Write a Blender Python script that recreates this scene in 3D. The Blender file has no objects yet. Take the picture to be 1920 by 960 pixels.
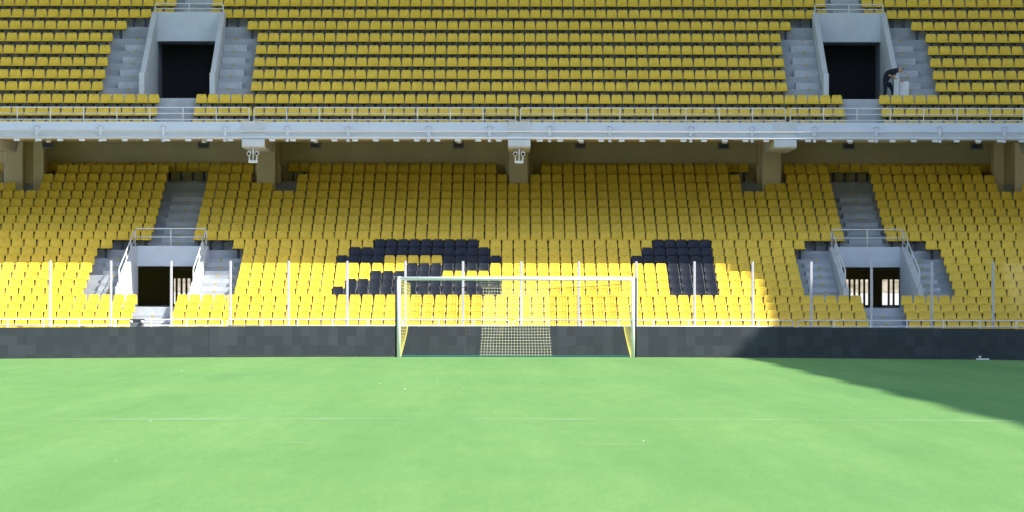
import bpy, bmesh, math, random
from mathutils import Vector, Matrix
random.seed(7)
S = bpy.context.scene
COL = S.collection

# ------------------------------------------------------------------ camera
F = 6254.0                      # focal length in photo pixels (1920 wide)
cam_d = bpy.data.cameras.new('camera'); cam = bpy.data.objects.new('camera', cam_d); COL.objects.link(cam)
cam_d.sensor_width = 36.0; cam_d.lens = F / 1920 * 36.0
cam_d.clip_start = 0.5; cam_d.clip_end = 3000
cam.location = (0, 0, 2.0)
cam.rotation_euler = (math.radians(90 + 0.66), math.radians(-0.085), 0)
cam_d.dof.use_dof = True; cam_d.dof.focus_distance = 118; cam_d.dof.aperture_fstop = 4.0
S.camera = cam

# ------------------------------------------------------------------ sky and sun
SUN = Vector((0.94, -0.5, 1.0)).normalized()
w = bpy.data.worlds.new('World'); S.world = w; w.use_nodes = True
nt = w.node_tree; bg = nt.nodes['Background']
sky = nt.nodes.new('ShaderNodeTexSky'); sky.sky_type = 'NISHITA'; sky.sun_disc = False
sky.sun_elevation = math.asin(SUN.z); sky.sun_rotation = math.atan2(SUN.x, SUN.y)
nt.links.new(sky.outputs[0], bg.inputs[0]); bg.inputs[1].default_value = 0.14
ld = bpy.data.lights.new('sun', 'SUN'); ld.energy = 3.0; ld.angle = math.radians(0.5); ld.color = (1.0, 0.955, 0.88)
lo = bpy.data.objects.new('sun', ld); COL.objects.link(lo); lo.location = (60, -40, 80)
lo.rotation_euler = SUN.to_track_quat('Z', 'Y').to_euler()
S.view_settings.view_transform = 'Standard'; S.view_settings.look = 'None'
S.view_settings.exposure = 1.52
S.cycles.diffuse_bounces = 8; S.cycles.max_bounces = 14; S.view_settings.gamma = 1.0
S.view_settings.use_curve_mapping = False

# ------------------------------------------------------------------ materials
def mat(name, col, rough=0.6, var=0.0, scale=6.0, spec=0.4, bump=0.0, bscale=40.0, metal=0.0, col2=None):
    m = bpy.data.materials.new(name); m.use_nodes = True
    n = m.node_tree.nodes; l = m.node_tree.links; b = n['Principled BSDF']
    b.inputs['Roughness'].default_value = rough; b.inputs['Metallic'].default_value = metal
    b.inputs['Specular IOR Level'].default_value = spec
    tc = n.new('ShaderNodeTexCoord')
    if var > 0:
        t = n.new('ShaderNodeTexNoise'); t.inputs['Scale'].default_value = scale; t.inputs['Detail'].default_value = 6
        t.inputs['Roughness'].default_value = 0.65
        l.new(tc.outputs['Object'], t.inputs['Vector'])
        r = n.new('ShaderNodeValToRGB'); r.color_ramp.elements[0].position = 0.3; r.color_ramp.elements[1].position = 0.72
        a = col2 if col2 else tuple(c * (1 - var) for c in col)
        r.color_ramp.elements[0].color = (*a, 1); r.color_ramp.elements[1].color = (*col, 1)
        l.new(t.outputs['Fac'], r.inputs[0]); l.new(r.outputs[0], b.inputs['Base Color'])
    else:
        b.inputs['Base Color'].default_value = (*col, 1)
    if bump > 0:
        t2 = n.new('ShaderNodeTexNoise'); t2.inputs['Scale'].default_value = bscale; t2.inputs['Detail'].default_value = 4
        l.new(tc.outputs['Object'], t2.inputs['Vector'])
        bp = n.new('ShaderNodeBump'); bp.inputs['Strength'].default_value = bump; bp.inputs['Distance'].default_value = 0.02
        l.new(t2.outputs['Fac'], bp.inputs['Height']); l.new(bp.outputs[0], b.inputs['Normal'])
    return m

M = {}
M['yellow'] = mat('yellow_plastic', (0.92, 0.62, 0.055), 0.45, 0.17, 2.2, 0.35)
M['black'] = mat('navy_black_plastic', (0.014, 0.019, 0.036), 0.42, 0.35, 3.0, 0.3)
M['steel'] = mat('dark_blue_steel', (0.03, 0.04, 0.07), 0.5)
M['slot'] = mat('slot_dark', (0.06, 0.035, 0.01), 0.8)
M['concrete'] = mat('terrace_concrete', (0.48, 0.50, 0.54), 0.85, 0.3, 1.6, 0.2, 0.25, 30)  # slight blue of skylit shade tinted into the grey
M['step'] = mat('step_concrete', (0.60, 0.62, 0.66), 0.85, 0.25, 2.5, 0.2, 0.25, 35)  # same shade blue mixed into the step colour
M['white_wall'] = mat('white_painted_concrete', (0.69, 0.72, 0.77), 0.75, 0.14, 1.3, 0.25, 0.1, 25)  # white, with a little shade blue in the colour
M['fascia'] = mat('fascia_paint_shade_blue', (0.74, 0.79, 0.89), 0.7, 0.10, 0.9, 0.3)  # white surface; the blue cast of shade is put into its colour
M['cream'] = mat('cream_painted_concrete', (0.80, 0.68, 0.46), 0.85, 0.16, 0.8, 0.2)
M['white'] = mat('white_metal_paint', (0.80, 0.80, 0.80), 0.4, 0.05, 3, 0.5)
M['pole'] = mat('grey_white_pole', (0.60, 0.60, 0.63), 0.5, 0.08, 4)
M['goal'] = mat('goal_white', (0.86, 0.86, 0.85), 0.35)
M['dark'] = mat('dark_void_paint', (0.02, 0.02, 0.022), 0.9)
M['lampbox'] = mat('lamp_housing', (0.05, 0.05, 0.055), 0.5)
M['net_y'] = mat('yellow_cord', (0.80, 0.68, 0.16), 0.8)
M['net_w'] = mat('pale_cord', (0.85, 0.80, 0.50), 0.8)
M['net_k'] = mat('black_cord', (0.02, 0.02, 0.022), 0.8)
M['teal'] = mat('teal_rope', (0.01, 0.16, 0.16), 0.8)
M['marker'] = mat('yellow_marker', (0.55, 0.40, 0.04), 0.7)
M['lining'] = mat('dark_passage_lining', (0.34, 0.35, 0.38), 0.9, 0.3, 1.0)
M['roof'] = mat('roof_sheet', (0.70, 0.71, 0.72), 0.6, 0.1, 0.3)
M['ground'] = mat('asphalt_ground', (0.10, 0.10, 0.10), 0.9, 0.3, 0.5, 0.2)
M['skin'] = mat('skin', (0.55, 0.33, 0.23), 0.6)
M['shirt'] = mat('navy_shirt', (0.012, 0.014, 0.022), 0.9)
M['trouser'] = mat('navy_trousers', (0.012, 0.018, 0.035), 0.9)
M['hair'] = mat('grey_hair', (0.22, 0.21, 0.2), 0.8)
M['paper'] = mat('white_paper', (0.85, 0.87, 0.9), 0.6)
M['street'] = mat('street_wall', (0.76, 0.76, 0.76), 0.85, 0.15, 1.2)
M['bank'] = mat('dry_bank', (0.40, 0.33, 0.27), 0.95, 0.6, 1.5, 0.1, col2=(0.10, 0.09, 0.04))

def glass_mat():
    m = bpy.data.materials.new('clear_panel'); m.use_nodes = True
    n = m.node_tree.nodes; l = m.node_tree.links; n.remove(n['Principled BSDF'])
    t = n.new('ShaderNodeBsdfTransparent'); t.inputs[0].default_value = (0.975, 0.985, 0.985, 1)
    g = n.new('ShaderNodeBsdfGlossy'); g.inputs['Roughness'].default_value = 0.03
    mx = n.new('ShaderNodeMixShader'); mx.inputs[0].default_value = 0.025
    l.new(t.outputs[0], mx.inputs[1]); l.new(g.outputs[0], mx.inputs[2])
    l.new(mx.outputs[0], n['Material Output'].inputs[0]); return m
M['glass'] = glass_mat()
M['edge'] = mat('panel_edge', (0.55, 0.62, 0.62), 0.4)

def led_mat():
    m = bpy.data.materials.new('led_face'); m.use_nodes = True
    n = m.node_tree.nodes; l = m.node_tree.links; b = n['Principled BSDF']
    g = n.new('ShaderNodeNewGeometry')
    sn = n.new('ShaderNodeVectorMath'); sn.operation = 'SNAP'; sn.inputs[1].default_value = (0.302, 50, 0.312)
    l.new(g.outputs['Position'], sn.inputs[0])
    wn = n.new('ShaderNodeTexWhiteNoise'); l.new(sn.outputs[0], wn.inputs[0])
    nz = n.new('ShaderNodeTexNoise'); nz.inputs['Scale'].default_value = 0.5
    l.new(g.outputs['Position'], nz.inputs['Vector'])
    ml = n.new('ShaderNodeMath'); ml.operation = 'MULTIPLY'; l.new(wn.outputs[0], ml.inputs[0]); l.new(nz.outputs['Fac'], ml.inputs[1])
    r = n.new('ShaderNodeValToRGB'); r.color_ramp.elements[0].color = (0.050, 0.057, 0.066, 1)
    r.color_ramp.elements[1].color = (0.078, 0.087, 0.100, 1); r.color_ramp.elements[1].position = 0.95; r.color_ramp.elements[0].position = 0.25
    oi = n.new('ShaderNodeObjectInfo'); mr = n.new('ShaderNodeMath'); mr.operation = 'MULTIPLY_ADD'; mr.inputs[1].default_value = 0.22
    l.new(oi.outputs['Random'], mr.inputs[0]); l.new(ml.outputs[0], mr.inputs[2])
    l.new(mr.outputs[0], r.inputs[0]); l.new(r.outputs[0], b.inputs['Base Color'])
    b.inputs['Roughness'].default_value = 0.7; b.inputs['Specular IOR Level'].default_value = 0.08
    return m
M['led'] = led_mat()

def grass_mat():
    m = bpy.data.materials.new('mown_grass'); m.use_nodes = True
    n = m.node_tree.nodes; l = m.node_tree.links; b = n['Principled BSDF']
    g = n.new('ShaderNodeNewGeometry')
    def noise(sc, vec, det=4, rough=0.6):
        mp = n.new('ShaderNodeMapping'); mp.inputs['Scale'].default_value = vec; l.new(g.outputs['Position'], mp.inputs[0])
        t = n.new('ShaderNodeTexNoise'); t.inputs['Scale'].default_value = sc; t.inputs['Detail'].default_value = det
        t.inputs['Roughness'].default_value = rough; l.new(mp.outputs[0], t.inputs['Vector']); return t.outputs['Fac']
    def mix(f, a, bb):
        x = n.new('ShaderNodeMix'); x.data_type = 'RGBA'; l.new(f, x.inputs[0])
        for s, v in ((6, a), (7, bb)):
            if isinstance(v, tuple): x.inputs[s].default_value = (*v, 1)
            else: l.new(v, x.inputs[s])
        return x.outputs[2]
    def ramp(f, a, c):
        r = n.new('ShaderNodeMapRange'); r.inputs[1].default_value = a; r.inputs[2].default_value = c; l.new(f, r.inputs[0]); return r.outputs[0]
    streak = ramp(noise(0.55, (1, 0.06, 1), 6, 0.65), 0.34, 0.66)       # brushed lines running down the pitch
    patch = ramp(noise(0.11, (1, 0.5, 1), 4), 0.32, 0.68)       # broad tone patches
    fine = ramp(noise(11.0, (1, 0.35, 1), 6, 0.75), 0.25, 0.75) # tufts
    c = mix(streak, (0.118, 0.240, 0.090), (0.186, 0.325, 0.122))
    pm = n.new('ShaderNodeMath'); pm.operation = 'MULTIPLY'; pm.inputs[1].default_value = 0.6; l.new(patch, pm.inputs[0])
    c2 = mix(pm.outputs[0], c, (0.225, 0.350, 0.105))
    mid = ramp(noise(2.6, (1, 0.16, 1), 5, 0.7), 0.38, 0.66)
    mm = n.new('ShaderNodeMath'); mm.operation = 'MULTIPLY'; mm.inputs[1].default_value = 0.38; l.new(mid, mm.inputs[0])
    c2 = mix(mm.outputs[0], c2, (0.115, 0.245, 0.080))
    md = n.new('ShaderNodeMath'); md.operation = 'MULTIPLY'; md.inputs[1].default_value = 0.6; l.new(fine, md.inputs[0])
    c3 = mix(md.outputs[0], c2, (0.088, 0.215, 0.066))
    l.new(c3, b.inputs['Base Color']); b.inputs['Roughness'].default_value = 0.9; b.inputs['Specular IOR Level'].default_value = 0.0
    bp = n.new('ShaderNodeBump'); bp.inputs['Strength'].default_value = 0.5; bp.inputs['Distance'].default_value = 0.02
    l.new(noise(25.0, (1, 0.5, 1), 5, 0.7), bp.inputs['Height']); l.new(bp.outputs[0], b.inputs['Normal'])
    return m
M['grass'] = grass_mat()

def paint_mat(lo, hi, top):
    m = bpy.data.materials.new('worn_line_paint'); m.use_nodes = True
    n = m.node_tree.nodes; l = m.node_tree.links; b = n['Principled BSDF']
    b.inputs['Base Color'].default_value = (0.62, 0.72, 0.60, 1); b.inputs['Roughness'].default_value = 0.8
    g = n.new('ShaderNodeNewGeometry'); t = n.new('ShaderNodeTexNoise'); t.inputs['Scale'].default_value = 0.45; t.inputs['Detail'].default_value = 5
    l.new(g.outputs['Position'], t.inputs['Vector'])
    r = n.new('ShaderNodeMapRange'); r.inputs[1].default_value = lo; r.inputs[2].default_value = hi; r.inputs[4].default_value = top
    l.new(t.outputs['Fac'], r.inputs[0])
    tr = n.new('ShaderNodeBsdfTransparent'); mx = n.new('ShaderNodeMixShader')
    l.new(r.outputs[0], mx.inputs[0]); l.new(tr.outputs[0], mx.inputs[1]); l.new(b.outputs[0], mx.inputs[2])
    l.new(mx.outputs[0], n['Material Output'].inputs[0]); return m
M['line'] = paint_mat(0.36, 0.62, 0.6)
M['line_faint'] = paint_mat(0.53, 0.78, 0.4)

# ------------------------------------------------------------------ mesh helpers
class MB:
    def __init__(s): s.v = []; s.f = []; s.m = []
    def add(s, vs, fs, mi=0):
        o = len(s.v); s.v += [tuple(p) for p in vs]
        for f in fs: s.f.append(tuple(i + o for i in f)); s.m.append(mi)
        return s
    def box(s, x0, x1, y0, y1, z0, z1, mi=0):
        vs = [(x, y, z) for z in (z0, z1) for y in (y0, y1) for x in (x0, x1)]
        return s.add(vs, [(0, 2, 3, 1), (4, 5, 7, 6), (0, 1, 5, 4), (2, 6, 7, 3), (0, 4, 6, 2), (1, 3, 7, 5)], mi)
    def cbox(s, x0, x1, y0, y1, z0, z1, c, mi=0):
        # box with chamfered vertical edges
        p = [(x0 + c, y0), (x1 - c, y0), (x1, y0 + c), (x1, y1 - c), (x1 - c, y1), (x0 + c, y1), (x0, y1 - c), (x0, y0 + c)]
        vs = [(x, y, z0) for x, y in p] + [(x, y, z1) for x, y in p]
        return s.add(vs, [tuple(range(7, -1, -1)), tuple(range(8, 16))] + [(i, (i + 1) % 8, 8 + (i + 1) % 8, 8 + i) for i in range(8)], mi)
    def prism_x(s, prof, x0, x1, mi=0):
        n = len(prof); vs = [(x0, y, z) for y, z in prof] + [(x1, y, z) for y, z in prof]
        return s.add(vs, [tuple(range(n)), tuple(range(2 * n - 1, n - 1, -1))] + [(i, n + i, n + (i + 1) % n, (i + 1) % n) for i in range(n)], mi)
    def tube(s, pts, r, n=6, mi=0):
        pts = [Vector(p) for p in pts]; rings = []; ref = None
        for i, p in enumerate(pts):
            a = pts[max(i - 1, 0)]; b = pts[min(i + 1, len(pts) - 1)]; t = (b - a).normalized()
            if ref is None:
                ref = Vector((0, 0, 1)) if abs(t.z) < 0.9 else Vector((0, 1, 0))
            u = (ref - t * ref.dot(t))
            if u.length < 1e-4: u = t.orthogonal()
            u.normalize(); ref = u; v = t.cross(u)
            rings.append([p + (u * math.cos(2 * math.pi * k / n) + v * math.sin(2 * math.pi * k / n)) * r for k in range(n)])
        vs = [q for rg in rings for q in rg]; fs = []
        for i in range(len(pts) - 1):
            for k in range(n):
                fs.append((i * n + k, i * n + (k + 1) % n, (i + 1) * n + (k + 1) % n, (i + 1) * n + k))
        fs.append(tuple(range(n - 1, -1, -1))); e = (len(pts) - 1) * n; fs.append(tuple(range(e, e + n)))
        return s.add(vs, fs, mi)
    def mesh(s, name, mats, smooth=False):
        me = bpy.data.meshes.new(name); me.from_pydata(s.v, [], s.f); me.update()
        for m_ in (mats if isinstance(mats, (list, tuple)) else [mats]): me.materials.append(m_)
        if len(s.m): me.polygons.foreach_set('material_index', s.m)
        bm = bmesh.new(); bm.from_mesh(me); bmesh.ops.recalc_face_normals(bm, faces=bm.faces); bm.to_mesh(me); bm.free()
        if smooth: me.polygons.foreach_set('use_smooth', [True] * len(me.polygons))
        return me

WL = {}
def link(o, parent=None):
    COL.objects.link(o)
    if parent is not None:
        o.parent = parent; o.matrix_parent_inverse = Matrix.Translation(-WL[parent.name])
    WL[o.name] = Vector(o.location)
    return o
def obj(name, mb, mats, parent=None, smooth=False, origin=None):
    """world-coordinate mesh -> object; origin moves the object's pivot"""
    og = Vector(origin) if origin else Vector((0, 0, 0))
    if origin: mb.v = [tuple(Vector(p) - og) for p in mb.v]
    o = bpy.data.objects.new(name, mb.mesh(name, mats, smooth)); o.location = og
    return link(o, parent)
def inst(name, me, loc, parent=None, sc=None):
    o = bpy.data.objects.new(name, me); o.location = loc
    if sc: o.scale = sc
    return link(o, parent)
def thing(name, loc, label, cat, group=None):
    o = bpy.data.objects.new(name, None); o.location = loc; o.empty_display_size = 0.2
    link(o); return tag(o, label, cat, group)
def tag(o, label, cat, group=None):
    o['label'] = label; o['category'] = cat
    if group: o['group'] = group
    return o
def struct(o): o['kind'] = 'structure'; return o

# ------------------------------------------------------------------ layout tables
X0 = 0.27                                       # axis of the stand
def wx(px, d): return (px - 960) * d / F
def wz(py, d): return 2.0 + (552 - py) * d / F
KS = 6.5e-5                                     # seats are set slightly wider apart toward the ends
def stretch(x): return x * (1 + KS * x * x)
def unstretch(x):
    y = x
    for _ in range(6): y = x / (1 + KS * y * y)
    return y
RUN = 0.8; SEAT_H = 0.775
RT = [611, 596, 581.5, 567, 553, 537.5, 523, 508, 493.5, 479, 463.6, 448.7, 433, 419, 404, 389, 373.5, 358, 343, 327, 310, 305.5]
RD = [121 + RUN * i for i in range(len(RT))]
RF = [wz(y, d) - SEAT_H for y, d in zip(RT, RD)]          # lower tier floor heights
UT = [225, 200.5, 177, 153.5, 131, 108, 85, 62, 39.5, 17.7, -4, -26, -48, -70]
UD = [129.6 + RUN * i for i in range(len(UT))]
UF = [wz(y, d) - SEAT_H for y, d in zip(UT, UD)]
HALF = 23.0                                      # built half length of the stand
VL, VU = 13.59, 13.5                             # vomitory centres, lower and upper tier
VW = 1.29                                        # half of the clear opening
WT = 0.2                                         # parapet thickness
PIER = [-20.6, -10.3, 0.0, 10.3, 20.6]

# ------------------------------------------------------------------ ground and pitch
def crown(x, y): return -0.0003 * min(abs(x), 34) ** 2 - 0.015 * max(0.0, y - 106.0)
g = MB(); g.add([(-900, -900, -0.45), (900, -900, -0.45), (900, 900, -0.45), (-900, 900, -0.45)], [(0, 1, 2, 3)])
struct(obj('ground', g, M['ground']))
g = MB(); xs = [-38 + 2 * i for i in range(39)]; ys = [-12 + 4 * i for i in range(30)] + [106, 108, 110, 112]
for y in ys:
    for x in xs: g.v.append((x, y, crown(x, y)))
for j in range(len(ys) - 1):
    for i in range(len(xs) - 1):
        a = j * len(xs) + i; g.f.append((a, a + 1, a + 1 + len(xs), a + len(xs))); g.m.append(0)
struct(obj('pitch', g, M['grass']))
def line_strip(name, pts, wd, mt='line'):
    g = MB(); n = len(pts)
    for i, (x, y) in enumerate(pts):
        a = Vector(pts[max(i - 1, 0)]); b = Vector(pts[min(i + 1, n - 1)]); t = (b - a).normalized(); nn = Vector((-t.y, t.x)) * wd / 2
        for s_ in (-1, 1): g.v.append((x + s_ * nn.x, y + s_ * nn.y, crown(x, y) + 0.006))
    for i in range(n - 1): g.f.append((2 * i, 2 * i + 2, 2 * i + 3, 2 * i + 1)); g.m.append(0)
    return struct(obj(name, g, M[mt]))
MIDY = 53.5
line_strip('halfway_line', [(-34 + 2 * i, MIDY) for i in range(35)], 0.12)
line_strip('goal_line', [(-34 + 2 * i, 106) for i in range(35)], 0.12)
line_strip('centre_circle', [(0.1 + 9.15 * math.cos(a * math.pi / 60), MIDY + 9.15 * math.sin(a * math.pi / 60)) for a in range(121)], 0.12, 'line_faint')
g = MB()
for k in range(14):
    d = random.uniform(30, 100); x = random.uniform(-0.155, 0.155) * d; s_ = random.uniform(0.3, 1.0) * 0.00016 * d; z = crown(x, d)
    g.add([(x - s_, d - s_, z + 0.004), (x + s_, d - s_ * .4, z + s_ * .8), (x, d + s_, z + s_ * 1.6), (x, d, z - 0.01)], [(0, 1, 2), (0, 1, 3), (1, 2, 3), (0, 2, 3)])
o = obj('white_clippings', g, M['paper']); o['kind'] = 'stuff'
tag(o, 'tiny pale specks scattered over the grass pitch', 'specks')

# ------------------------------------------------------------------ roofs and other stands (out of view; they shade and reflect light)
ZR = 30.0
saw = []
y = 88.0
k = 0
while y > -25:
    e_ = 0.0055 * (88 - y); saw.append((36.12 + e_, y)); saw.append((36.36 + e_, y - 5.0)); y -= 9.0
edge = [(-70, 114.4), (33.2, 114.4), (35.6, 112.3), (36.6, 109.2), (37.3, 107.0), (35.95, 96.0)] + saw + [(36, -30), (80, -30), (80, 160), (-70, 160)]
g = MB(); n = len(edge)
g.add([(x, y, ZR) for x, y in edge] + [(x, y, ZR + 0.5) for x, y in edge],
      [tuple(range(n)), tuple(range(2 * n - 1, n - 1, -1))] + [(i, (i + 1) % n, n + (i + 1) % n, n + i) for i in range(n)])
struct(obj('stadium_roof', g, M['roof']))
def bowl_stand(name, to_world, la, lb, seat='yellow', rows=24):
    """raked terrace with seat rows, back wall up to the roof; to_world(u, v): u away from the pitch, v along it"""
    g = MB(); prof = [(0, -0.4), (0, 1.0)]
    for i in range(rows): prof += [(0.8 + i * 1.0, 1.0 + i * 0.6), (1.8 + i * 1.0, 1.0 + i * 0.6)]
    prof += [(rows + 1.5, 29.9), (rows + 2.5, 29.9), (rows + 2.5, -0.4)]
    n = len(prof)
    g.add([(*to_world(u, la), z) for u, z in prof] + [(*to_world(u, lb), z) for u, z in prof], [tuple(range(n)), tuple(range(2 * n - 1, n - 1, -1))] + [(i, (i + 1) % n, n + (i + 1) % n, n + i) for i in range(n)])
    for i in range(rows):
        u0 = 1.25 + i; z0 = 1.4 + i * 0.6; q = [(u0, z0), (u0 + 0.4, z0), (u0 + 0.48, z0 + 0.38), (u0 + 0.42, z0 + 0.38), (u0 + 0.34, z0 + 0.05), (u0, z0 + 0.05)]
        k = len(q)
        g.add([(*to_world(u, la + .3), z) for u, z in q] + [(*to_world(u, lb - .3), z) for u, z in q], [tuple(range(k)), tuple(range(2 * k - 1, k - 1, -1))] + [(j, (j + 1) % k, k + (j + 1) % k, k + j) for j in range(k)], 1)
    return struct(obj(name, g, [M['concrete'], M[seat]]))
bowl_stand('stand_right', lambda u, v: (41 + u, v), -22, 113)
bowl_stand('stand_left', lambda u, v: (-41 - u, v), -22, 113, 'white_wall')  # unseen stand; seat rows made white to keep its bounced light neutral
bowl_stand('stand_opposite', lambda u, v: (v, -24 - u), -40, 40)  # unseen stand, added to cut down the skylight
m_ = MB(); m_.box(-80, -36, -60, 114.39, ZR, ZR + 0.5); struct(obj('stadium_roof', m_, M['roof']))  # unseen roof over the left stand, added to close off sky
m_ = MB(); m_.box(-35.99, 80, -60, -30.01, ZR, ZR + 0.5); struct(obj('stadium_roof', m_, M['roof']))  # unseen roof behind the camera, added to close off sky

# ------------------------------------------------------------------ end stand
stand = thing('grandstand', (X0, 120, 0), 'two tier concrete grandstand end with yellow seats behind the goal', 'grandstand')

def strip(mb, prof, xa, xb):
    n = len(prof)
    mb.add([(X0 + xa, y, z) for y, z in prof] + [(X0 + xb, y, z) for y, z in prof], [(i, i + 1, n + i + 1, n + i) for i in range(n - 1)])
def steps(D, Fl, i0, i1, base=None, yend=None):
    p = [] if base is None else [(D[i0] - 0.5, base)]
    for i in range(i0, i1 + 1):
        p += [(D[i] - 0.5, Fl[i]), (D[i] + 0.3 if (i < i1 or yend is None) else yend, Fl[i])]
    return p
def terrace(name, D, Fl, vc, ia, ib, ilast, base, yend, front):
    """rows 0..ilast; the vomitory cuts rows ia..ib"""
    mb = MB(); hole = VW + WT - 0.01
    full = front + steps(D, Fl, 0, ilast, None, yend)
    for a, b in ((-HALF, -vc - hole), (-vc + hole, vc - hole), (vc + hole, HALF)): strip(mb, full, a, b)
    low = front + steps(D, Fl, 0, ia - 1)
    high = [(D[ib + 1] - 0.5, Fl[ib + 1] - 0.12)] + steps(D, Fl, ib + 1, ilast, None, yend)
    for s_ in (-1, 1):
        strip(mb, low, s_ * vc - hole, s_ * vc + hole); strip(mb, high, s_ * vc - hole, s_ * vc + hole)
    return obj(name, mb, M['concrete'], stand)
lower = terrace('lower_terrace', RD, RF, VL, 5, 11, 21, -0.4, 138.35, [(120.3, -0.4), (120.3, RF[0])])
upper = terrace('upper_terrace', UD, UF, VU, 3, 8, 13, 7.9, 140.6, [(128.14, 8.0), (128.14, UF[0])])

# walls of the passages
def vomitory(tier, sgn):
    c = X0 + sgn * (VL if tier == 'lower' else VU)
    if tier == 'lower':
        y0, y1, zf, zo, zh, zfront, yb = RD[5] - 0.55, RD[12] - 0.5, 1.50, 3.08, 3.87, 2.28, 147.0
        zlow = 0.9; tr = lower
    else:
        y0, y1, zf, zo, zh, zfront, yb = UD[3] - 0.55, UD[9] - 0.5, 9.72, 12.34, 13.53, 10.73, 138.25
        zlow = 9.2; tr = upper
    for s_ in (-1, 1):
        xa, xb = (c + s_ * VW, c + s_ * (VW + WT)); xa, xb = min(xa, xb), max(xa, xb)
        m_ = MB(); m_.prism_x([(y0, zlow), (y0, zfront), (y0 + 0.35, zfront), (y1 - 0.2, zh - 0.01), (y1 + 0.22, zh - 0.01), (y1 + 0.22, zlow)], xa, xb)
        obj('parapet_wall', m_, M['white_wall'], tr)
        off = s_ * 3.2 if (tier == 'lower' and s_ == sgn) else 0.0
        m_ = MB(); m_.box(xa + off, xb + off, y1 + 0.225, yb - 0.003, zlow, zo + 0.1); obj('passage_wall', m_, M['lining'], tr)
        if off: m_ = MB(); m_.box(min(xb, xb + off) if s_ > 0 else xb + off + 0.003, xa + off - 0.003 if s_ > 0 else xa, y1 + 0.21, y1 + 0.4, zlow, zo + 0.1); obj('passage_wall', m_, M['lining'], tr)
    m_ = MB(); m_.box(c - VW + 0.003, c + VW - 0.003, y1 - 0.02, y1 + 0.2, zo, zh); obj('header_wall', m_, M['white_wall'], tr)
    ea, eb = (3.19 if tier == 'lower' and sgn < 0 else 0, 3.19 if tier == 'lower' and sgn > 0 else 0)
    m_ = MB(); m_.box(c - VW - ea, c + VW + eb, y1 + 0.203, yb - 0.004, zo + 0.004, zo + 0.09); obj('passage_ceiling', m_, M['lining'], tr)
    m_ = MB(); m_.box(c - VW + 0.004, c + VW - 0.004, y0 + 0.02, y1 + 0.2, zf - 0.75, zf); obj('passage_floor', m_, M['step'], tr)
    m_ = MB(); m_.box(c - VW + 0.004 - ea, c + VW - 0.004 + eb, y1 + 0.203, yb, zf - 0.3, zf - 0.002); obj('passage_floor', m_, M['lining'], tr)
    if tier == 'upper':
        m_ = MB(); m_.box(c - VW, c + VW, yb, yb + 0.1, zf, zo + 0.1); obj('passage_shade_sheet', m_, M['dark'], tr)  # black sheet painting in the unlit depth of the upper passage
    return c
for s_ in (-1, 1): vomitory('lower', s_); vomitory('upper', s_)

# half steps and nose markers on the stairways
def half_steps(tr, D, Fl, i0, i1, xa, xb, inset, side):
    for i in range(i0, i1 + 1):
        z0 = Fl[i - 1] if i > 0 else 0.0; h = (Fl[i] - z0) / 2
        a, b = xa + 0.02, xb - 0.02
        if side < 0: a += inset
        if side > 0: b -= inset
        m_ = MB(); m_.box(X0 + a, X0 + b, D[i] - 0.5 - 0.38, D[i] - 0.497, z0 + 0.002, z0 + h)
        obj('step', m_, M['step'], tr)
        cx = X0 + (a + b) / 2
        m_ = MB(); m_.box(cx - 0.06, cx + 0.06, D[i] - 0.504, D[i] - 0.44, Fl[i] - 0.055, Fl[i] + 0.004); obj('step_marker', m_, M['marker'], tr)
for s_ in (-1, 1):
    for tr, D, Fl, vc, ia, ib, top, cin, cout in ((lower, RD, RF, VL, 5, 11, 19, 12.74, 14.34), (upper, UD, UF, VU, 3, 8, 12, 12.67, 14.12)):
        lo_, hi_ = sorted((s_ * cin, s_ * cout))
        half_steps(tr, D, Fl, 1, ia - 1, lo_ + 0.04, hi_ - 0.14, 0.0, 0)
        half_steps(tr, D, Fl, ib + 2, top, lo_, hi_, 0.25, -1)
        for w_ in (-1, 1):
            inner = s_ * vc + w_ * (VW + WT); outer = s_ * 13.5 + w_ * 2.75
            a, b = sorted((inner, outer)); half_steps(tr, D, Fl, ia + 1, ib, a, b, 0.25, w_)

# back wall, soffit, fascia, beams, pillars
m_ = MB()
hole = VW
m_.box(X0 - HALF, X0 + HALF, 138.3, 138.6, 3.25, 9.1)
for a, b in ((-HALF, -VU - 1.5), (-VU + 1.5, VU - 1.5), (VU + 1.5, HALF)): m_.box(X0 + a, X0 + b, 138.3, 138.6, 9.1, 13.6)
obj('back_wall', m_, M['cream'], stand)
m_ = MB(); hv = VW + WT - 0.01
for a, b in ((-HALF, -VU - hv), (-VU + hv, VU - hv), (VU + hv, HALF)): strip(m_, [(128.0, 7.935), (129.75, 7.93), (138.3, 7.93 + 0.683 * 8.55)], a, b)
for s_ in (-1, 1): strip(m_, [(128.0, 7.935), (129.75, 7.93), (131.4, 7.93 + 0.683 * 1.65), (138.3, 7.93 + 0.683 * 1.65)], s_ * VU - hv, s_ * VU + hv); obj('soffit', m_, M['cream'], stand)
m_ = MB(); m_.box(X0 - HALF, X0 + HALF, 128.0, 128.135, 7.94, 8.61); fas = obj('fascia', m_, M['fascia'], stand)
m_ = MB(); m_.tube([(X0 - HALF, 127.86, 8.245), (X0 + HALF, 127.86, 8.245)], 0.035, 8); obj('pipe', m_, M['white'], fas, True)
m_ = MB(); m_.tube([(X0 - HALF, 127.86, 8.0), (X0 + HALF, 127.86, 8.0)], 0.045, 8); obj('pipe', m_, M['white'], fas, True)
for k in range(-28, 29):
    x = X0 + stretch(k * 0.785)
    if min(abs(x - X0 - p) for p in PIER) < 0.5: continue
    m_ = MB(); m_.box(x - 0.11, x + 0.11, 127.83, 127.98, 7.86, 7.95); obj('pipe_clip', m_, M['white'], fas)
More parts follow.
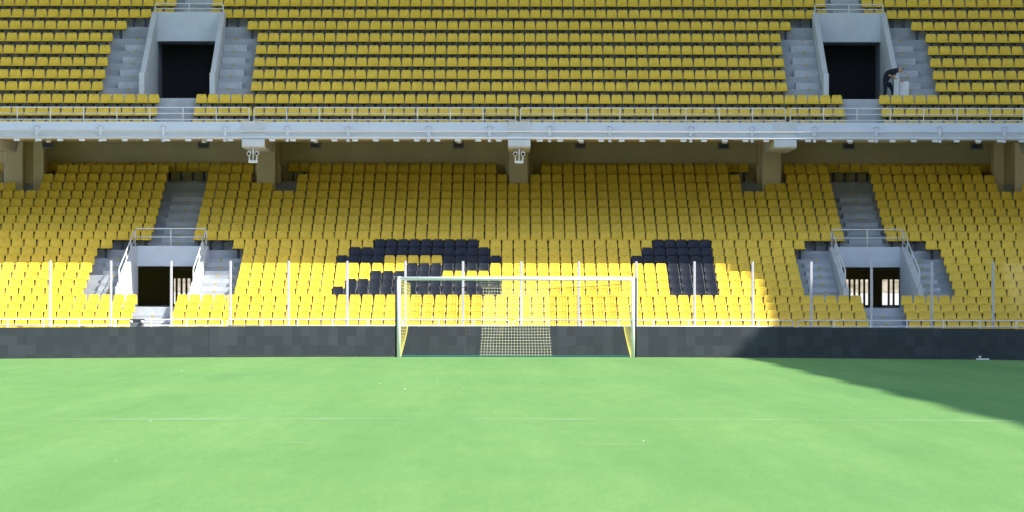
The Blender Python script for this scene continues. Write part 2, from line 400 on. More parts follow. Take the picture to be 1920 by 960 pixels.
for px in (68, 187, 305, 421, 538, 652, 803, 917, 1030, 1143, 1295, 1410, 1527, 1643, 1762, 1883):
    x = wx(px, 127.9); m_ = MB()
    m_.tube([(x + 0.13 * math.cos(a), 127.93, 8.40 + 0.09 * math.sin(a)) for a in [math.pi * i / 8 for i in range(9)]], 0.025, 6)
    obj('cable_loop', m_, M['fascia'], fas)
    m_ = MB(); m_.tube([(x, 127.88, 8.07), (x, 127.88, 8.40)], 0.06, 10); obj('pipe_bracket', m_, M['fascia'], fas)
    m_ = MB(); m_.tube([(x, 127.86, 7.84), (x, 127.86, 7.95)], 0.06, 8); obj('pipe_clip', m_, M['fascia'], fas)
for p in PIER:
    x = X0 + p * 0.99
    m_ = MB(); m_.prism_x([(127.90, 8.63), (127.90, 7.93), (127.74, 7.93), (127.74, 7.68), (127.80, 7.62), (132.4, 7.62), (136.4, 10.0), (136.4, 12.0), (129.9, 7.96), (128.3, 7.96), (128.3, 8.63)], x - 0.43, x + 0.43)
    obj('raker_beam', m_, M['white_wall'], stand)
    x = X0 + p
    m_ = MB(); m_.cbox(x - 0.38, x + 0.38, 135.95, 136.9, 5.0, 11.5, 0.03); obj('pillar', m_, M['cream'], stand)
    if abs(p) > 15:
        q = x - math.copysign(0.95, p); m_ = MB(); m_.cbox(q - 0.22, q + 0.22, 136.4, 137.2, 5.0, 11.5, 0.02); obj('side_pillar', m_, M['cream'], stand)
        q = x - math.copysign(0.55, p); m_ = MB(); m_.box(q - 0.17, q + 0.17, 136.7, 136.9, 5.0, 11.0); obj('pillar_web', m_, M['cream'], stand)
    m_ = MB(); m_.box(x - 0.52, x + 0.52, 136.905, 138.295, 5.0, 7.3); obj('pillar_base', m_, M['cream'], stand)
    m_ = MB(); m_.box(x - 0.46, x + 0.46, 136.905, 138.295, 7.305, 12.5); obj('pillar_back', m_, M['cream'], stand)
m_ = MB()
for a, b in ((-HALF, -17.2), (-14.0, 14.2), (17.4, HALF)): m_.box(a, b, 147, 147.4, -0.4, 3.15)
m_.box(-HALF, HALF, 147, 147.4, 3.15, 29.9)
obj('rear_wall', m_, M['cream'], stand)

# gates at the far end of the lower passages, street beyond
for s_, xa, xb, solids in ((-1, -17.2, -13.9, [(-17.19, -14.86)]), (1, 14.3, 17.4, [(15.86, 16.26), (17.0, 17.39)])):
    gt = thing('passage_gate', ((xa + xb) / 2, 146.6, 1.5), 'dark barred gate at the end of the %s lower passage' % ('sunlit' if s_ < 0 else 'shaded'), 'gate')
    m_ = MB(); m_.box(xa, xb, 146.5, 146.65, 2.68, 3.0835); obj('top_panel', m_, M['dark'], gt)
    m_ = MB(); m_.box(xa, xb, 146.54, 146.6, 1.5, 1.56); obj('bottom_rail', m_, M['dark'], gt)
    for a, b in solids: m_ = MB(); m_.box(a, b, 146.5, 146.62, 1.5601, 2.6799); obj('solid_leaf', m_, M['dark'], gt)
    x = xa + 0.1
    while x < xb:
        if not any(a - 0.08 < x < b + 0.08 for a, b in solids):
            m_ = MB(); m_.box(x - 0.045, x + 0.045, 146.52, 146.6, 1.56, 2.68); obj('bar', m_, M['dark'], gt)
        x += 0.215
m_ = MB(); m_.box(-45, 45, 190, 190.4, -0.45, 2.1)
tag(obj('street_wall', m_, M['street']), 'pale low wall seen through the barred gates beyond the passages', 'wall')
m_ = MB(); prof = [(190.6, -0.45), (190.6, 1.6), (192.5, 2.6), (196, 4.2), (201, 5.0), (206, -0.45)]
m_.prism_x(prof, -45, 45); tag(obj('dry_bank', m_, M['bank']), 'mottled brown bank behind the pale street wall', 'bank')

# ------------------------------------------------------------------ railings
def rail_run(name, xa, xb, y, zt, rails, npost, label, cat, group, r=0.026, zb=None):
    t = thing(name, ((xa + xb) / 2, y, zb), label, cat, group)
    cr = 0.09
    m_ = MB(); m_.tube([(xa, y, zb), (xa, y, zt - cr), (xa + cr * .3, y, zt - cr * .3), (xa + cr, y, zt), (xb - cr, y, zt), (xb - cr * .3, y, zt - cr * .3), (xb, y, zt - cr), (xb, y, zb)], r, 6)
    obj('top_rail', m_, M['white'], t, True)
    for z in rails: m_ = MB(); m_.tube([(xa, y, z), (xb, y, z)], r * 0.85, 6); obj('lower_rail', m_, M['white'], t, True)
    for k in range(1, npost):
        x = xa + (xb - xa) * k / npost
        m_ = MB(); m_.tube([(x, y, zb), (x, y, zt)], r * 0.9, 6); obj('post', m_, M['white'], t, True)
    return t
BAY = ['beyond the sunlit stairway', 'crossing the sunlit stairway', 'below the black numeral two', 'below the black numeral one', 'crossing the shaded stairway', 'beyond the shaded stairway']
BAY2 = ['beyond the sunlit side passage', 'over the sunlit lower passage', 'over the black numeral two', 'over the black numeral one', 'over the shaded lower passage', 'beyond the shaded lower passage']
lr = [-21.1, -10.62, -0.30, 9.95, 20.6]
for i, (a, b) in enumerate(zip([-23] + lr, lr + [23])):
    rail_run('pitchside_rail', X0 + a + 0.08, X0 + b - 0.08, 120.2, 1.075, [0.86], max(2, round((b - a) / 1.28)),
             'low white tubular rail run above the dark board, ' + BAY[i], 'railing', 'pitchside rail runs', zb=RF[0])
ur = [-20.65, -10.28, -0.05, 10.32, 20.75]
for i, (a, b) in enumerate(zip([-23] + ur, ur + [23])):
    rail_run('balcony_rail', X0 + a + 0.09, X0 + b - 0.09, 128.07, 9.16, [8.93, 8.70], max(2, round((b - a) / 1.27)),
             'white tubular rail run on top of the balcony fascia, ' + BAY2[i], 'railing', 'balcony rail runs', zb=8.60)
for s_ in (-1, 1):
    nm = 'sunlit' if s_ < 0 else 'shaded'
    c = X0 + s_ * VL; hy = RD[12] - 0.42
    t = rail_run('passage_rail', c - VW - 0.1, c + VW + 0.1, hy, 4.55, [4.22], 2, 'white guard rail round the top of the %s lower passage' % nm, 'railing', None, zb=3.86)
    for w_ in (-1, 1):
        x = c + w_ * (VW + 0.1)
        m_ = MB(); m_.tube([(x, hy, 4.5), (x, hy - 0.3, 4.45), (x, RD[5] - 0.1, 2.95), (x, RD[5] - 0.2, 2.85), (x, RD[5] - 0.2, 2.30)], 0.026, 6); obj('sloping_rail', m_, M['white'], t, True)
        m_ = MB(); m_.tube([(x, hy - 0.02, 4.18), (x, RD[5] - 0.18, 2.60)], 0.02, 6); obj('sloping_rail', m_, M['white'], t, True)
        for f in (0.3, 0.6): 
            yy = hy - f * 5; zz = 3.86 - (f * 5) * 1.59 / 5.2
            m_ = MB(); m_.tube([(x, yy, zz - 0.05), (x, yy, zz + 0.62)], 0.02, 6); obj('post', m_, M['white'], t, True)
    c = X0 + s_ * VU; hy = UD[9] - 0.42
    rail_run('passage_rail', c - VW - 0.1, c + VW + 0.1, hy, 13.88, [13.68], 2, 'white guard rail above the upper passage on the %s side' % nm, 'railing', None, zb=13.52)

# clear barrier between tall white posts
fence = thing('clear_barrier', (X0, 120.45, 0), 'tall white posts with clear panels between them along the front row', 'barrier')
fx = [wx(p, 120.45) for p in (94, 208, 321, 432, 541, 651, 760, 868, 977, 1085, 1193, 1302, 1411, 1521, 1634, 1747, 1862)]
fx = [fx[0] - 4.46, fx[0] - 2.22] + fx + [fx[-1] + 2.23, fx[-1] + 4.47]
for x in fx: m_ = MB(); m_.cbox(x - 0.043, x + 0.043, 120.415, 120.495, RF[0], 3.2, 0.012); obj('post', m_, M['pole'], fence)
for a, b in zip(fx[:-1], fx[1:]):
    m_ = MB(); m_.box(a + 0.047, b - 0.047, 120.449, 120.461, 0.95, 3.15); pn = obj('clear_panel', m_, [M['glass'], M['edge']], fence)
    for f in pn.data.polygons:
        if f.normal.z > 0.9: f.material_index = 1

# ------------------------------------------------------------------ seats
def seat_mesh(name, shell):
    mb = MB()
    prof = [(-0.385, 0.385, 0.198), (-0.415, 0.405, 0.206), (-0.40, 0.432, 0.208), (-0.25, 0.412, 0.212), (-0.09, 0.418, 0.212),
            (-0.02, 0.475, 0.210), (0.02, 0.60, 0.203), (0.045, 0.70, 0.192), (0.058, 0.755, 0.172), (0.066, 0.775, 0.140)]
    us = [-1, -0.86, -0.4, 0.4, 0.86, 1]
    for off, rev in ((0.0, 1), (0.028, -1)):
        for i, (y, z, hw) in enumerate(prof):
            a = Vector(prof[max(i - 1, 0)][:2]); b = Vector(prof[min(i + 1, len(prof) - 1)][:2]); t = (b - a).normalized(); nn = Vector((t.y, -t.x))
            for u in us:
                bow = 0.022 * (abs(u) ** 3)
                mb.v.append((u * hw, y - 0.0 + nn.x * (off - bow * (0.3 if i < 4 else 1)) * (1 if i > 3 else 1), z + nn.y * (off - bow * (0.3 if i < 4 else 1))))
    n = len(us); R = len(prof); O = n * R
    for i in range(R - 1):
        for j in range(n - 1):
            a = i * n + j
            mb.f.append((a, a + 1, a + 1 + n, a + n)); mb.f.append((O + a, O + a + n, O + a + 1 + n, O + a + 1)); mb.m += [0, 0]
    rim = [j for j in range(n)] + [i * n + n - 1 for i in range(1, R)] + [(R - 1) * n + j for j in range(n - 2, -1, -1)] + [i * n for i in range(R - 2, 0, -1)]
    for k in range(len(rim)):
        a, b = rim[k], rim[(k + 1) % len(rim)]; mb.f.append((a, b, O + b, O + a)); mb.m.append(0)
    mb.add([(-0.022, 0.026, 0.722), (0.022, 0.026, 0.722), (0.022, 0.030, 0.736), (-0.022, 0.030, 0.736)], [(0, 1, 2, 3)], 2)
    mb.box(-0.05, 0.05, -0.20, -0.12, 0.0, 0.385, 1); mb.box(-0.17, 0.17, -0.24, -0.08, 0.375, 0.392, 1)
    me = bpy.data.meshes.new(name); me.from_pydata(mb.v, [], mb.f); me.update()
    for m_ in (shell, M['steel'], M['slot']): me.materials.append(m_)
    me.polygons.foreach_set('material_index', mb.m)
    bm = bmesh.new(); bm.from_mesh(me); bmesh.ops.recalc_face_normals(bm, faces=bm.faces); bm.to_mesh(me); bm.free()
    me.polygons.foreach_set('use_smooth', [p.material_index == 0 for p in me.polygons])
    return me
SY = seat_mesh('yellow_seat', M['yellow']); SB = seat_mesh('black_seat', M['black'])
ME_V = [v.co.copy() for v in SY.vertices]; ME_F = [tuple(p.vertices) for p in SY.polygons]; ME_M = [p.material_index for p in SY.polygons]
bulk = {'lower': MB(), 'upper': MB()}

def row_positions(a, b):
    """seat centres between local edges a..b at about 0.45 m, widening toward the ends"""
    ua, ub = unstretch(a), unstretch(b); n = max(1, round((ub - ua) / 0.4505)); p = (ub - ua) / n
    out = []
    for i in range(n):
        l, r = stretch(ua + p * i), stretch(ua + p * (i + 1)); out.append(((l + r) / 2, (r - l) / 0.45))
    return out
def blocks(zone, tier):
    if zone == 'A': e = (12.77, 14.20) if tier == 'lower' else (12.74, 14.14)
    elif zone == 'B': e = (10.68, 16.30) if tier == 'lower' else (10.63, 16.46)
    elif zone == 'B+': e = (10.68 + 0.455, 16.30 - 0.47) if tier == 'lower' else (11.08, 15.98)
    else: e = (12.74, 14.36) if tier == 'lower' else (12.67, 14.12)
    return e
TWO = {11: (-12, -4), 10: (-14, -3), 8: (-9, -3), 7: (-12, -7), 6: (-14, -2), 5: (-15, -2)}
def is_two(r, n):
    if r == 9: return -15 <= n <= -12 or -6 <= n <= -2
    return r in TWO and TWO[r][0] <= n <= TWO[r][1]
ONE = {11: (12, 16), 10: (11, 16), 9: (10, 16), 8: (13, 16), 7: (13, 16), 6: (13, 16), 5: (13, 16)}
ORD = ['front', 'second', 'third', 'fourth', 'fifth', 'sixth', 'seventh']
def jitter(): return random.uniform(-0.006, 0.006)
def place(tier, row, x, sx, y, z, kind=None, label=None):
    loc = (X0 + x + jitter(), y + jitter(), z)
    if kind == 'black' or (kind == 'single'):
        o = bpy.data.objects.new('black_seat' if kind == 'black' else 'yellow_seat', SB if kind == 'black' else SY)
        o.location = loc; o.scale = (sx, 1, 1); o.rotation_euler = (random.uniform(-.02, .02), 0, random.uniform(-.02, .02)); COL.objects.link(o)
        tag(o, label[0], 'seat', label[1]); return
    b = bulk[tier]; off = len(b.v); a = random.uniform(-.02, .02); ca, sa = math.cos(a), math.sin(a); t = random.uniform(-.02, .02)
    for v in ME_V: b.v.append((loc[0] + v.x * sx * ca - v.y * sa, loc[1] + v.x * sa + v.y * ca - v.z * t, loc[2] + v.z))
    for f, mi in zip(ME_F, ME_M): b.f.append(tuple(i + off for i in f)); b.m.append(mi)

def pier_gap(row, x):
    for p in PIER:
        q = x - p
        if abs(p) < 1: lim = {19: (-0.52, 0.52), 20: (-0.75, 0.75)}.get(row)
        else:
            lim = {18: (0.3, 1.3), 19: (-0.55, 1.33), 20: (-0.56, 1.56)}.get(row)
            if p > 0: q = -q
        if lim and lim[0] < q < lim[1]: return True
    return False
for r in range(22):
    zone = 'A' if r <= 4 else ('B' if r <= 10 else ('B+' if r == 11 else 'C'))
    if r == 21: spans = [(-HALF + .2, HALF - .2)]
    else:
        ein, eout = blocks('B' if zone == 'B+' else zone, 'lower')
        spans = [(-HALF + .2, -eout), (-ein, ein), (eout, HALF - .2)]
        if zone == 'B+': ex = 0.455
    for bi, (a, b) in enumerate(spans):
        pos = row_positions(a, b)
        if zone == 'B+':                      # one more seat toward each stairway
            w0, w1 = pos[0], pos[-1]
            if bi >= 1: pos = [(w0[0] - 0.45 * w0[1], w0[1])] + pos
            if bi <= 1: pos = pos + [(w1[0] + 0.45 * w1[1], w1[1])]
        nmid = len(row_positions(*spans[1])) if len(spans) > 1 else 0
        for k, (x, sx) in enumerate(pos):
            if pier_gap(r, x): continue
            y, z = RD[r], RF[r]
            if r == 21 and min(abs(x - p) for p in PIER) < 0.7: continue
            if bi == 1 and zone in ('B', 'B+'):
                n = k - (1 if zone == 'B+' else 0) - nmid // 2
                if is_two(r, n):
                    place('lower', r, x, sx, y, z, 'black', ('black plastic seat in the %s row up of the black numeral two' % ORD[r - 5].replace('front', 'lowest'), 'black seats of the numeral two, row %s' % ORD[r - 5])); continue
                if r in ONE and ONE[r][0] <= n <= ONE[r][1]:
                    place('lower', r, x, sx, y, z, 'black', ('black plastic seat in the %s row up of the black numeral one' % ORD[r - 5].replace('front', 'lowest'), 'black seats of the numeral one, row %s' % ORD[r - 5])); continue
            if 1 <= r <= 4 and abs(X0 + x) < 18.9:
                where = ('outside the stairway of the sunlit passage', 'between the two front stairways', 'outside the stairway of the shaded passage')[bi]
                place('lower', r, x, sx, y, z, 'single', ('yellow plastic seat, %s row from the pitchside rail, %s' % (ORD[r], where), 'yellow seats, %s row, %s' % (ORD[r], where)))
            else: place('lower', r, x, sx, y, z)
for r in range(13):
    zone = 'A' if r <= 2 else ('B' if r <= 7 else ('B+' if r == 8 else 'C'))
    ein, eout = blocks('B' if zone == 'B+' else zone, 'upper')
    if zone == 'B+': ein, eout = 11.1, 15.98
    for a, b in ((-HALF + .2, -eout), (-ein, ein), (eout, HALF - .2)):
        for x, sx in row_positions(a, b): place('upper', r, x, sx, UD[r], UF[r])
for t_ in ('lower', 'upper'):
    b = bulk[t_]; me = bpy.data.meshes.new('seat_rows'); me.from_pydata(b.v, [], b.f); me.update()
    for m_ in (M['yellow'], M['steel'], M['slot']): me.materials.append(m_)
    me.polygons.foreach_set('material_index', b.m); me.polygons.foreach_set('use_smooth', [i == 0 for i in b.m])
    bm = bmesh.new(); bm.from_mesh(me); bmesh.ops.recalc_face_normals(bm, faces=bm.faces); bm.to_mesh(me); bm.free()
    o = bpy.data.objects.new('seat_rows', me); COL.objects.link(o); o['kind'] = 'stuff'
    tag(o, 'yellow plastic seats filling the rows of the %s tier' % t_, 'seats')

# ------------------------------------------------------------------ board along the pitch
BY = 110.0
board = thing('advertising_board', (X0, BY, -0.1), 'long unlit black display board standing along the edge of the grass', 'board')
pw = 1.208; k0 = -19
for k in range(k0, -k0 + 1):
    x = X0 + k * pw; dz = crown(x, BY)
    m_ = MB(); m_.box(x - pw / 2 + 0.0015, x + pw / 2 - 0.0015, BY + random.uniform(-.003, .003), BY + 0.10, dz + 0.03, 1.0 + dz * 0.8); p_ = obj('display_panel', m_, M['led'], board)
    m_ = MB(); m_.box(x - pw / 2 + 0.006, x + pw / 2 - 0.006, BY - 0.004, BY + 0.09, dz - 0.02, dz + 0.028); obj('bottom_edge', m_, M['lampbox'], p_)
    m_ = MB(); m_.add([(x - 0.03, BY + .1, 0.75), (x + 0.03, BY + .1, 0.75), (x + 0.03, BY + 0.6, dz - 0.03), (x - 0.03, BY + 0.6, dz - 0.03), (x - 0.03, BY + .1, 0.69), (x + 0.03, BY + .1, 0.69), (x + 0.03, BY + 0.54, dz - 0.03), (x - 0.03, BY + 0.54, dz - 0.03)],
                      [(0, 1, 2, 3), (4, 7, 6, 5), (0, 4, 5, 1), (2, 6, 7, 3), (0, 3, 7, 4), (1, 5, 6, 2)]); obj('rear_strut', m_, M['lampbox'], p_)

# ------------------------------------------------------------------ goal
GX = 0.127; GY = 106.0; HW = 3.72; R_ = 0.06; GH = 2.50
goal = thing('football_goal', (GX, GY, 0), 'white football goal with black and yellow net in front of the stand', 'goal')
for s_ in (-1, 1):
    m_ = MB(); m_.tube([(GX + s_ * HW, GY, -0.02), (GX + s_ * HW, GY, GH + R_)], R_, 14); obj('goal_post', m_, M['goal'], goal, True)
    m_ = MB(); m_.tube([(GX + s_ * (HW + 0.16), GY + 2.1, -0.04), (GX + s_ * (HW + 0.16), GY + 2.1, 2.55)], 0.035, 8); obj('net_stanchion', m_, M['net_k'], goal, True)
m_ = MB(); m_.tube([(GX - HW - R_ * .9, GY, GH), (GX + HW + R_ * .9, GY, GH)], R_ * 0.98, 14); obj('crossbar', m_, M['goal'], goal, True)
ZT, YB = 2.34, 2.0
def back_pt(x, s):        # s 0 ground .. 1 top of back net ; x -1..1
    z = s * (ZT - 0.16 * (1 - x * x)); inw = 0.30 * math.sin(min(s * 1.3, 1) * math.pi / 2)
    return Vector((GX + x * (HW - inw), GY + YB - 0.25 * (1 - s) * 0 + 0.08 * math.sin(s * math.pi), z - 0.05 * (1 - s)))
def top_pt(x, t):         # t 0 crossbar .. 1 back rope
    a = Vector((GX + x * (HW - 0.02), GY + 0.03, GH)); b = back_pt(x, 1); p = a.lerp(b, t); p.z -= 0.10 * math.sin(t * math.pi); return p
def side_pt(sg, t, s):    # t 0 post .. 1 back edge
    a = Vector((GX + sg * (HW - 0.02), GY + 0.03, s * (GH - 0.05) - 0.05 * (1 - s))); b = back_pt(sg, s); p = a.lerp(b, t)
    p.x -= sg * 0.10 * math.sin(t * math.pi) * math.sin(s * math.pi); return p
def band_mat(x): return abs(x) < 0.33
MESHW = 0.098
nx = int(2 * HW / MESHW); xs = [-1 + 2 * i / nx for i in range(nx + 1)]; ns = 24
for nm, test, mt, rad in (('black_net_panel', lambda x: -1.01 < x < -0.33, 'net_k', 0.0034), ('pale_net_panel', band_mat, 'net_w', 0.0037), ('black_net_panel', lambda x: x > 0.33, 'net_k', 0.0034)):
    sel = [x for x in xs if test(x)]; m_ = MB()
    for x in sel:
        m_.tube([back_pt(x, i / 8) for i in range(9)], rad, 3); m_.tube([top_pt(x, i / 5) for i in range(6)], rad * 0.32, 3)
    lim = (max(-1, sel[0] - 0.012), min(1, sel[-1] + 0.012))
    for j in range(ns + 1): m_.tube([back_pt(lim[0] + (lim[1] - lim[0]) * i / 10, j / ns) for i in range(11)], rad, 3)
    for j in range(1, 11): m_.tube([top_pt(lim[0] + (lim[1] - lim[0]) * i / 8, j / 10) for i in range(9)], rad * 0.32, 3)
    obj(nm, m_, M[mt], goal)
for sg in (-1, 1):
    m_ = MB()
    for j in range(ns + 1): m_.tube([side_pt(sg, i / 6, j / ns) for i in range(7)], 0.0036, 3)
    for i in range(21): m_.tube([side_pt(sg, i / 20, j / 6) for j in range(7)], 0.0036, 3)
    obj('yellow_side_net', m_, M['net_y'], goal)
m_ = MB(); m_.tube([back_pt(-1 + i / 10, 1) for i in range(21)], 0.008, 5); obj('net_rope', m_, M['net_k'], goal)
m_ = MB(); m_.tube([back_pt(-1 + i / 10, 0) + Vector((0, -0.02, 0.05)) for i in range(21)], 0.022, 5); obj('ground_rope', m_, M['teal'], goal)

# ------------------------------------------------------------------ small things on the stand
for ip, px in enumerate((90, 381, 591, 859, 1088, 1356, 1591, 1831)):
    x = wx(px, 128.6); t = thing('floodlight', (x, 128.6, 7.93), 'small dark floodlight hanging under the balcony, ' + BAY2[1 + ip // 2], 'floodlight', 'floodlights under the balcony, ' + BAY2[1 + ip // 2])
    m_ = MB(); m_.prism_x([(128.42, 7.60), (128.38, 7.84), (128.75, 7.88), (128.75, 7.64)], x - 0.215, x + 0.215); obj('housing', m_, M['lampbox'], t)
    m_ = MB(); m_.box(x - 0.17, x + 0.17, 128.385, 128.40, 7.66, 7.79); obj('lens', m_, M['dark'], t)
    m_ = MB(); m_.box(x - 0.05, x + 0.12, 128.34, 128.37, 7.82, 7.95); obj('bracket', m_, M['white'], t)
for px, nm in ((474, 'the sunlit passage'), (973, 'the middle pillar')):
    d = 127.9; x = wx(px, d); t = thing('security_camera', (x, d, 7.62), 'white twin security camera hanging under the beam end near %s' % nm, 'camera')
    m_ = MB(); m_.tube([(x, d, 7.62), (x, d, 7.10)], 0.03, 8); obj('stem', m_, M['white'], t, True)
    m_ = MB(); m_.box(x - 0.17, x + 0.17, d - 0.12, d + 0.12, 7.03, 7.12); obj('base_plate', m_, M['white'], t)
    for s_ in (-1, 1):
        m_ = MB(); m_.tube([(x + s_ * 0.15, d - 0.22, 7.38), (x + s_ * 0.15, d + 0.12, 7.42)], 0.085, 12); b_ = obj('camera_body', m_, M['white'], t, True)
        m_ = MB(); m_.tube([(x + s_ * 0.15, d - 0.235, 7.378), (x + s_ * 0.15, d - 0.222, 7.38)], 0.055, 12); obj('lens', m_, M['dark'], b_)
        m_ = MB(); m_.tube([(x + s_ * 0.15, d, 7.34), (x + s_ * 0.13, d, 7.10)], 0.03, 6); obj('arm', m_, M['white'], t)
d = 119.6; x = wx(257.5, d)
t = thing('twin_lamp_box', (x, d, 0.6), 'grey box with two round white lamps at the foot of the sunlit stairway', 'lamp box')
m_ = MB(); m_.cbox(x - 0.235, x + 0.235, d - 0.15, d + 0.15, -0.45, 1.02, 0.03); obj('cabinet', m_, mat('grey_cabinet', (0.16, 0.17, 0.18), 0.6), t)
m_ = MB(); m_.cbox(x - 0.25, x + 0.25, d - 0.17, d + 0.17, 1.02, 1.10, 0.03); obj('lid', m_, M['lampbox'], t)
for s_ in (-1, 1): m_ = MB(); m_.tube([(x + s_ * 0.2, d - 0.23, 1.0), (x + s_ * 0.2, d - 0.16, 1.0)], 0.06, 12); obj('lamp', m_, M['white'], t, True)
d = 109.2; x = wx(1842, d); z = crown(x, d)
t = thing('sprinkler', (x, d, z), 'small white sprinkler on the shaded grass before the board', 'sprinkler')
m_ = MB(); m_.cbox(x - 0.2, x + 0.22, d - 0.05, d + 0.05, z + 0.0, z + 0.05, 0.02); obj('base', m_, M['white'], t)
m_ = MB(); m_.tube([(x - 0.08, d, z + 0.05), (x - 0.08, d, z + 0.10)], 0.03, 8); m_.tube([(x - 0.08, d, z + 0.10), (x - 0.08, d, z + 0.13)], 0.055, 10); obj('head', m_, M['white'], t, True)

# ------------------------------------------------------------------ person bending over at the upper shaded passage
def skin_person():
    fz = UF[3]; y = 131.75; bx = 14.74
    J = {'pelvis': ((bx, y, fz + .93), .19), 'waist': ((bx + .10, y - .02, fz + 1.10), .205), 'chest': ((bx + .32, y - .04, fz + 1.23), .215),
         'neck': ((bx + .52, y - .05, fz + 1.27), .075), 'head0': ((bx + .60, y - .06, fz + 1.26), .095), 'head1': ((bx + .71, y - .07, fz + 1.20), .105),
         'hipL': ((bx, y - .09, fz + .86), .12), 'kneeL': ((bx - .01, y - .11, fz + .48), .085), 'ankL': ((bx - .04, y - .10, fz + .09), .05), 'toeL': ((bx + .14, y - .12, fz + .035), .038),
         'hipR': ((bx + .03, y + .09, fz + .86), .115), 'kneeR': ((bx + .30, y + .11, fz + .50), .085), 'ankR': ((bx + .34, y + .12, fz + .09), .05), 'toeR': ((bx + .50, y + .11, fz + .035), .038),
         'shL': ((bx + .36, y - .25, fz + 1.16), .075), 'elL': ((bx + .30, y - .30, fz + .93), .055), 'wrL': ((bx + .52, y - .24, fz + .86), .034), 'haL': ((bx + .61, y - .2, fz + .84), .036),
         'shR': ((bx + .36, y + .14, fz + 1.20), .068), 'elR': ((bx + .38, y + .18, fz + .93), .055), 'wrR': ((bx + .54, y + .08, fz + .84), .034), 'haR': ((bx + .62, y + .05, fz + .82), .036)}
    E = [('pelvis', 'waist'), ('waist', 'chest'), ('chest', 'neck'), ('neck', 'head0'), ('head0', 'head1'), ('pelvis', 'hipL'), ('hipL', 'kneeL'), ('kneeL', 'ankL'), ('ankL', 'toeL'),
         ('pelvis', 'hipR'), ('hipR', 'kneeR'), ('kneeR', 'ankR'), ('ankR', 'toeR'), ('chest', 'shL'), ('shL', 'elL'), ('elL', 'wrL'), ('wrL', 'haL'), ('chest', 'shR'), ('shR', 'elR'), ('elR', 'wrR'), ('wrR', 'haR')]
    for h, sy in (('haL', -1), ('haR', 1)):
        p = Vector(J[h][0])
        for k in range(4):
            J[h + 'f%d' % k] = (tuple(p + Vector((.075 - .006 * abs(k - 1.5), (k - 1.5) * .02, -.03))), .009)
            J[h + 'g%d' % k] = (tuple(p + Vector((.095 - .006 * abs(k - 1.5), (k - 1.5) * .022, -.07))), .008); E += [(h, h + 'f%d' % k), (h + 'f%d' % k, h + 'g%d' % k)]
        J[h + 't'] = (tuple(p + Vector((.03, -sy * .05, .01))), .010); E.append((h, h + 't'))
    names = list(J); org = Vector((bx, y, fz))
    me = bpy.data.meshes.new('person'); me.from_pydata([Vector(J[n][0]) - org for n in names], [(names.index(a), names.index(b)) for a, b in E], [])
    o = bpy.data.objects.new('person_rig', me); COL.objects.link(o)
    sk = o.modifiers.new('skin', 'SKIN'); sk.use_smooth_shade = True
    for i, n in enumerate(names): me.skin_vertices[0].data[i].radius = (J[n][1], J[n][1])
    me.skin_vertices[0].data[0].use_root = True
    o.modifiers.new('sub', 'SUBSURF').levels = 2
    dg = bpy.context.evaluated_depsgraph_get(); m2 = bpy.data.meshes.new_from_object(o.evaluated_get(dg)); m2.name = 'person'
    bpy.data.objects.remove(o)
    m2.materials.clear()
    for k in ('shirt', 'trouser', 'skin', 'lampbox'): m2.materials.append(M[k])
    segs = [(Vector(J[a][0]) - org, Vector(J[b][0]) - org, a, b) for a, b in E]
    for p in m2.polygons:
        c = p.center; best = min(segs, key=lambda s: (c - s[0].lerp(s[1], max(0, min(1, (c - s[0]).dot(s[1] - s[0]) / max((s[1] - s[0]).length_squared, 1e-9))))).length)
        a, b = best[2], best[3]; mi = 0
        if 'toe' in b: mi = 3
        elif 'knee' in b or 'ank' in b or 'hip' in b: mi = 1
        elif 'head' in b or a[:2] in ('el', 'wr', 'ha'): mi = 2
        elif b in ('elL', 'elR'):
            t_ = (c - best[0]).dot(best[1] - best[0]) / (best[1] - best[0]).length_squared; mi = 2 if t_ > 0.6 else 0
        p.material_index = mi; p.use_smooth = True
    pr = bpy.data.objects.new('person', m2); pr.location = org; link(pr)
    tag(pr, 'person in dark shirt and trousers bending over beside the upper shaded passage', 'person')
    hm = MB(); hc = Vector(J['head1'][0]) + Vector((-.03, 0, .05)); rings = []
    for i in range(5):
        a = i / 4 * math.pi * 0.5
        for k in range(10): hm.v.append(tuple(hc + Vector((0.098 * math.cos(a) * math.cos(k * math.pi / 5) - 0.02, 0.088 * math.cos(a) * math.sin(k * math.pi / 5), 0.075 * math.sin(a)))))
    for i in range(4):
        for k in range(10): hm.f.append((i * 10 + k, i * 10 + (k + 1) % 10, (i + 1) * 10 + (k + 1) % 10, (i + 1) * 10 + k)); hm.m.append(0)
    obj('hair', hm, M['hair'], pr, True)
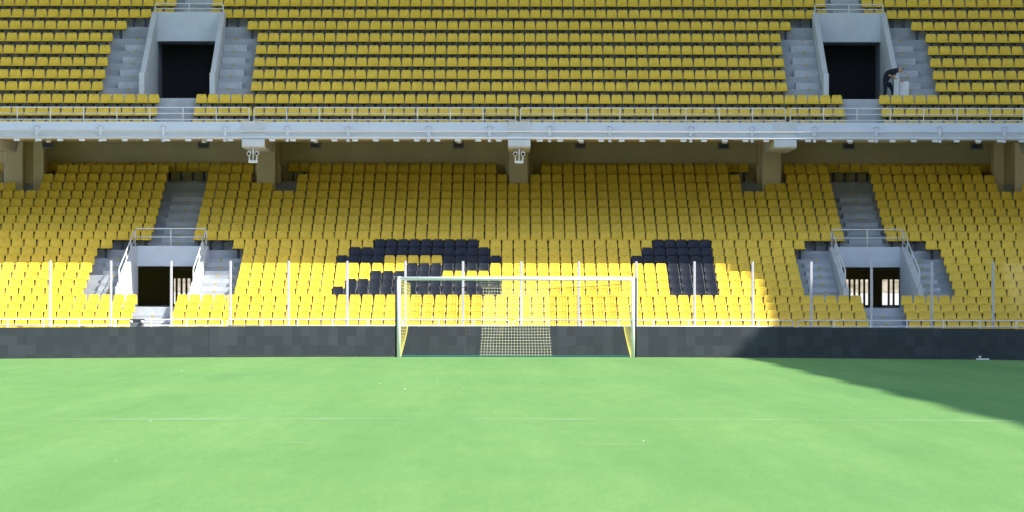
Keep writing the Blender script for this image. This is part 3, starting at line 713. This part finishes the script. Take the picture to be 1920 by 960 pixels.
    hd = Vector(J['head1'][0])
    for s_ in (-1, 1):
        e = MB(); e.tube([hd + Vector((-.03, s_ * .085, .0)), hd + Vector((-.025, s_ * .105, .0))], .026, 8); obj('ear', e, M['skin'], pr, True)
        e = MB(); e.tube([hd + Vector((.062, s_ * .032, -.055)), hd + Vector((.075, s_ * .034, -.062))], .012, 6); obj('eye', e, M['dark'], pr)
    e = MB(); e.add([hd + Vector(v) for v in ((.05, -.014, -.075), (.05, .014, -.075), (.075, 0, -.045), (.085, 0, -.095))], [(0, 1, 2), (0, 1, 3), (1, 2, 3), (0, 2, 3)]); obj('nose', e, M['skin'], pr)
skin_person()
d = 132.1; x0, x1 = wx(1686.5, d), wx(1703, d); z0 = (UF[3] + UF[4]) / 2
m_ = MB(); zt = wz(151.5, d)
prof = [(d - .12, z0), (d - .14, z0 + (zt - z0) * .45), (d - .10, zt), (d + .10, zt - .02), (d + .13, z0 + (zt - z0) * .5), (d + .12, z0)]
m_.prism_x(prof, x0, x1); tag(obj('paper_bag', m_, M['paper']), 'white paper bag standing on the steps before the bending person', 'bag')

# strip of red and white tape on the lowest side step of the upper sunlit-side passage
M['tape_red'] = mat('faded_red_tape', (0.55, 0.22, 0.22), 0.7)
d = UD[4] - 0.5 - 0.39; xa, xb = wx(206, d), wx(262, d); z0 = (UF[3] + UF[4]) / 2 - 0.02; m_ = MB(); k = 14
for i in range(k + 1):
    x = xa + (xb - xa) * i / k; sag = 0.03 * math.sin(i * 1.3)
    for zz in (z0 - 0.05 + sag * .5, z0 + 0.02 + sag * .5): m_.v += [(x, d, zz), (x, d - 0.004, zz)]
for i in range(k):
    a = 4 * i; b = a + 4
    for f in ((a + 1, b + 1, b + 3, a + 3), (a, a + 2, b + 2, b), (a + 2, a + 3, b + 3, b + 2), (a, b, b + 1, a + 1)): m_.f.append(f); m_.m.append(i % 2)
tag(obj('barrier_tape', m_, [M['paper'], M['tape_red']]), 'strip of faded red and white tape across the lowest step of upper stairs', 'tape')
